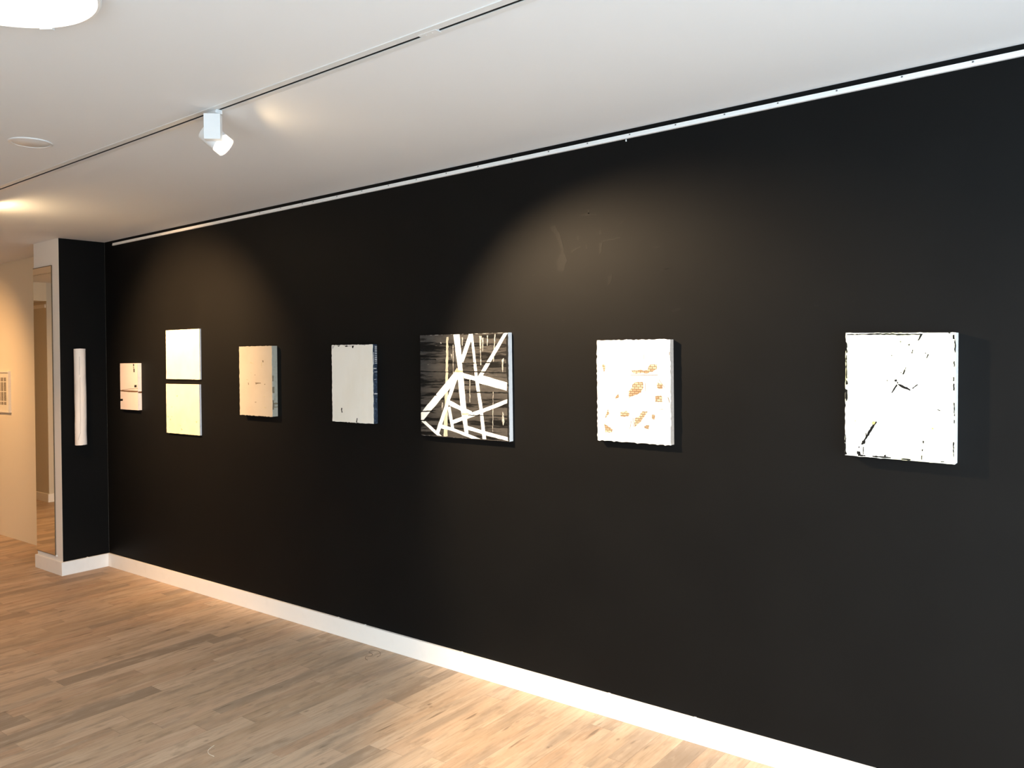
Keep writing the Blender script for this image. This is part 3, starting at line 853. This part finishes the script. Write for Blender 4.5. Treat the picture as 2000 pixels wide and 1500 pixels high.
Qd = {
    'p2': (0.2848, 0.5544, 1.2531, 1.6070, 0.0305, 0.0068),
    'p3a': (0.9368, 1.3805, 1.4859, 1.8379, 0.0130, 0.0094),
    'p3b': (0.9354, 1.3721, 1.0982, 1.4508, 0.0162, 0.0029),
    'p4': (1.8956, 2.2443, 1.2570, 1.6980, 0.0408, 0.0082),
    'p5': (2.8096, 3.1584, 1.2446, 1.6851, 0.0324, 0.0090),
    'p6': (3.5247, 4.1132, 1.1940, 1.7184, 0.0314, 0.0079),
    'p7': (4.6152, 4.9692, 1.2218, 1.6609, 0.0333, 0.0150),
    'p8': (5.6705, 6.0219, 1.2165, 1.6561, 0.0480, 0.0297),
}
painting('p2', Qd['p2'], 'small pinkish white canvas with dark squares and a brown band, nearest the corner', CANVAS_WHITE, P_PINK,
         {'brown': (P_BROWN, .0006, .02, .0006), 'dark': (P_INK, .0005, .02, .0008), 'line': (P_BROWN, .0002, .03, .0005)}, edge_amp=.0008,
         side_marks=[(.60, .635, 0, 1, P_BROWN)])
painting('p3a', Qd['p3a'], 'upper of the two stacked pale canvases, brightly lit plain ivory', CANVAS_WHITE, P_IVORY, {'grime': (P_GRIME, .0015, .008)})
painting('p3b', Qd['p3b'], 'lower of the two stacked pale canvases, yellowish with faint grime flecks', CANVAS_WHITE, P_YELLOW, {'grime': (P_GRIME, .002, .008)})
painting('p4', Qd['p4'], 'sand coloured canvas with a grey drip-stained edge', CANVAS_GREY, P_SAND,
         {'taupe': (P_TAUPE, .0012, .008), 'grime': (P_GRIME, .0012, .01)}, edge_amp=.002, over=.0006,
         side_marks=[(.42, .50, 0, .22, P_TAUPE), (.58, .665, 0, .38, P_TAUPE), (.77, .90, 0, .30, P_TAUPE), (.805, .83, 0, 1, P_TAUPE), (.86, .875, 0, 1, P_TAUPE), (.50, .58, 0, .12, P_SAND), (.665, .76, 0, .15, P_SAND)])
drips = [(.02 + .0235 * i, .031 + .0235 * i, .45, 1.0, P_GREYM) for i in range(10)] + [(.30, .31, .1, .8, P_GREYM), (.345, .352, .3, 1, P_GREYM), (.44, .446, .2, .7, P_GREYM), (.618, .63, .2, 1, P_GREYM), (.10, .25, .12, .22, P_GREYM)]
painting('p5', Qd['p5'], 'grey-white canvas with a torn top edge and blue-black dripped side', CANVAS_BLUE, P_PALE,
         {'dark': (P_INK, .0014, .008, .0008), 'grey': (P_GREYM, .002, .008)}, edge_amp=.0018, side_marks=drips)
painting('p6', Qd['p6'], 'large charcoal canvas crossed by bold white stripes', CANVAS_WHITE, P_DARK,
         {'cream': (P_CREAMSTRIPE, .002, .012), 'white': (P_STRIPE, .0009, .02), 'black': (P_INK, .0016, .012), 'drip': (P_DRIP, .0012, .012), 'tan': (P_TAN, .001, .02)}, edge_amp=.0012)
painting('p7', Qd['p7'], 'white canvas with scattered ochre brick-patterned patches', CANVAS_SIDE, P_WHITE,
         {'ochre': (P_OCHRE, .0020, .006, .0012), 'pencil': (P_TAUPE, .0003, .03, .0004), 'dark': (P_TAUPE, .0006, .02, .0006)}, edge_amp=.0026, over=.0008)
painting('p8', Qd['p8'], 'cracked cream-white canvas with black scratches, hung crooked furthest right', CANVAS_WHITE, P_CREAM,
         {'dark': (P_INK, .0013, .006, .0009), 'yellow': (P_LEMON, .001, .008)}, edge_amp=.0016)

# rolled canvas on the side of the pillar
t = thing('canvas_roll', 'long upright roll of white canvas mounted on the black side of the pillar', 'wall art', (.0435, -.2225, 1.356))
rs = random.Random(21)
n, m_ = 40, 46
vs, fs, R, L_ = [], [], .0405, .741
from mathutils import noise as _nz
for k in range(m_ + 1):
    v = k / m_
    z = -L_ / 2 + L_ * v
    for i in range(n):
        a = 2 * math.pi * i / n
        nn = _nz.noise(Vector((math.cos(a) * 1.2, math.sin(a) * 1.2, z * 7)))
        r = R * (1 + .05 * nn)
        zz = z + (.004 * _nz.noise(Vector((math.cos(a) * 2, math.sin(a) * 2, 5.0 + k))) if k in (0, m_) else 0)
        vs.append((r * math.cos(a), r * math.sin(a), zz))
for k in range(m_):
    for i in range(n):
        fs.append((k * n + i, k * n + (i + 1) % n, (k + 1) * n + (i + 1) % n, (k + 1) * n + i))
fs.append(tuple(range(n - 1, -1, -1)))
fs.append(tuple(range(m_ * n, (m_ + 1) * n)))
P_ROLL = mat('white_painted_canvas_roll', (.90, .84, .79), .7, .3, noise=(16, (.85, .79, .74), .45, .7, (1, 1, .3)), bump=(70, .4, .002))
o = mesh_obj('roll_body', vs, fs, P_ROLL, t, smooth=True)
o.data.set_sharp_from_angle(angle=math.radians(40))
b = MB()
for z0, z1, a0, a1 in ((.17, .31, -.50, -.46), (-.27, .15, -.48, -.42), (-.33, -.27, -.9, -.45)):
    k = 14
    pts = []
    for j in range(k + 1):
        v = j / k
        a = a0 + (a1 - a0) * v + rs.uniform(-.03, .03)
        pts.append(Vector((math.cos(a) * R * 1.035, math.sin(a) * R * 1.035, z0 + (z1 - z0) * v)))
    for p0, p1 in zip(pts, pts[1:]):
        b.tube(p0, p1, .0009, None, 6)
f = b.build('seam_line', mat('thin_grey_seam', (.33, .29, .26), .8, .2, noise=(100, (.45, .40, .36), .4, .7)), t)
f['label'] = 'thin grey lap seam of the roll'

# framed contact print on the white wall beyond the pillar
FX0, FX1, FZ0, FZ1 = -2.345, -1.801, 1.170, 1.557
t = thing('framed_print', 'pale framed sheet of small printed columns on the warm cream wall, far left', 'picture', ((FX0 + FX1) / 2, -.032, (FZ0 + FZ1) / 2))
w, h = (FX1 - FX0) / 2, (FZ1 - FZ0) / 2
b = MB()
fr = .012
for x0, x1, z0, z1 in ((-w, w, h - fr, h), (-w, w, -h, -h + fr), (-w, -w + fr, -h + fr, h - fr), (w - fr, w, -h + fr, h - fr)):
    b.box(x0, x1, -.024, -.0005, z0, z1)
b.build('frame', mat('pale_wood_frame', (.78, .74, .66), .5, .3, noise=(30, (.72, .68, .6), .4, .7, (1, 1, 8))), t)
b = MB()
b.box(-w + fr, w - fr, -.012, -.002, -h + fr, h - fr, 0)
PRINT = mat('dark_printed_text_block', (.16, .14, .11), .8, .2, noise=(160, (.38, .34, .27), .42, .6, (.3, 1, 2.2)))
colw, cgap = .053, .0155
xx = w - .083 - colw
rows = [(.1345 - .0, .0985), (.0905, .0065), (-.0015, -.0855), (-.0945, -.1225)]
while xx > -w + .06:
    for za, zb in rows:
        b.box(xx, xx + colw, -.0123, -.0118, zb, za, 1)
    xx -= colw + cgap
b.build('print_sheet', [mat('print_paper', (.74, .70, .60), .7, .2, noise=(20, (.70, .66, .56), .4, .7)), PRINT], t)

# two curled threads lying on the boards
def curl(name, pts, r, m, label):
    cx = sum(p[0] for p in pts) / len(pts)
    cy = sum(p[1] for p in pts) / len(pts)
    b = MB()
    P = [Vector((x - cx, y - cy, r)) for x, y in pts]
    sub = []
    for i in range(len(P) - 1):                     # Catmull-Rom
        p0, p1, p2, p3 = P[max(i - 1, 0)], P[i], P[i + 1], P[min(i + 2, len(P) - 1)]
        for k in range(6):
            u = k / 6
            sub.append(.5 * ((2 * p1) + (p2 - p0) * u + (2 * p0 - 5 * p1 + 4 * p2 - p3) * u * u + (3 * p1 - p0 - 3 * p2 + p3) * u ** 3))
    sub.append(P[-1])
    for a, c in zip(sub, sub[1:]):
        b.tube(a, c, r, None, 6)
    tag(b.build(name, m, None, (cx, cy, 0), smooth=True), label, 'thread')


curl('thread', [(3.425, -1.19), (3.44, -1.225), (3.47, -1.243), (3.51, -1.243)], .0011,
     mat('pale_thread', (.72, .66, .56), .8, .2, noise=(80, (.62, .56, .46), .4, .7)), 'curved pale thread lying on the floorboards near the lower edge')
curl('thread', [(3.235, -.175), (3.205, -.165), (3.185, -.14), (3.205, -.125), (3.19, -.10), (3.15, -.09), (3.15, -.062), (3.19, -.052), (3.235, -.085), (3.24, -.115)], .0008,
     mat('dark_thread', (.13, .09, .06), .8, .2, noise=(80, (.18, .13, .09), .4, .7)), 'dark curly thread on the floorboards near the skirting')
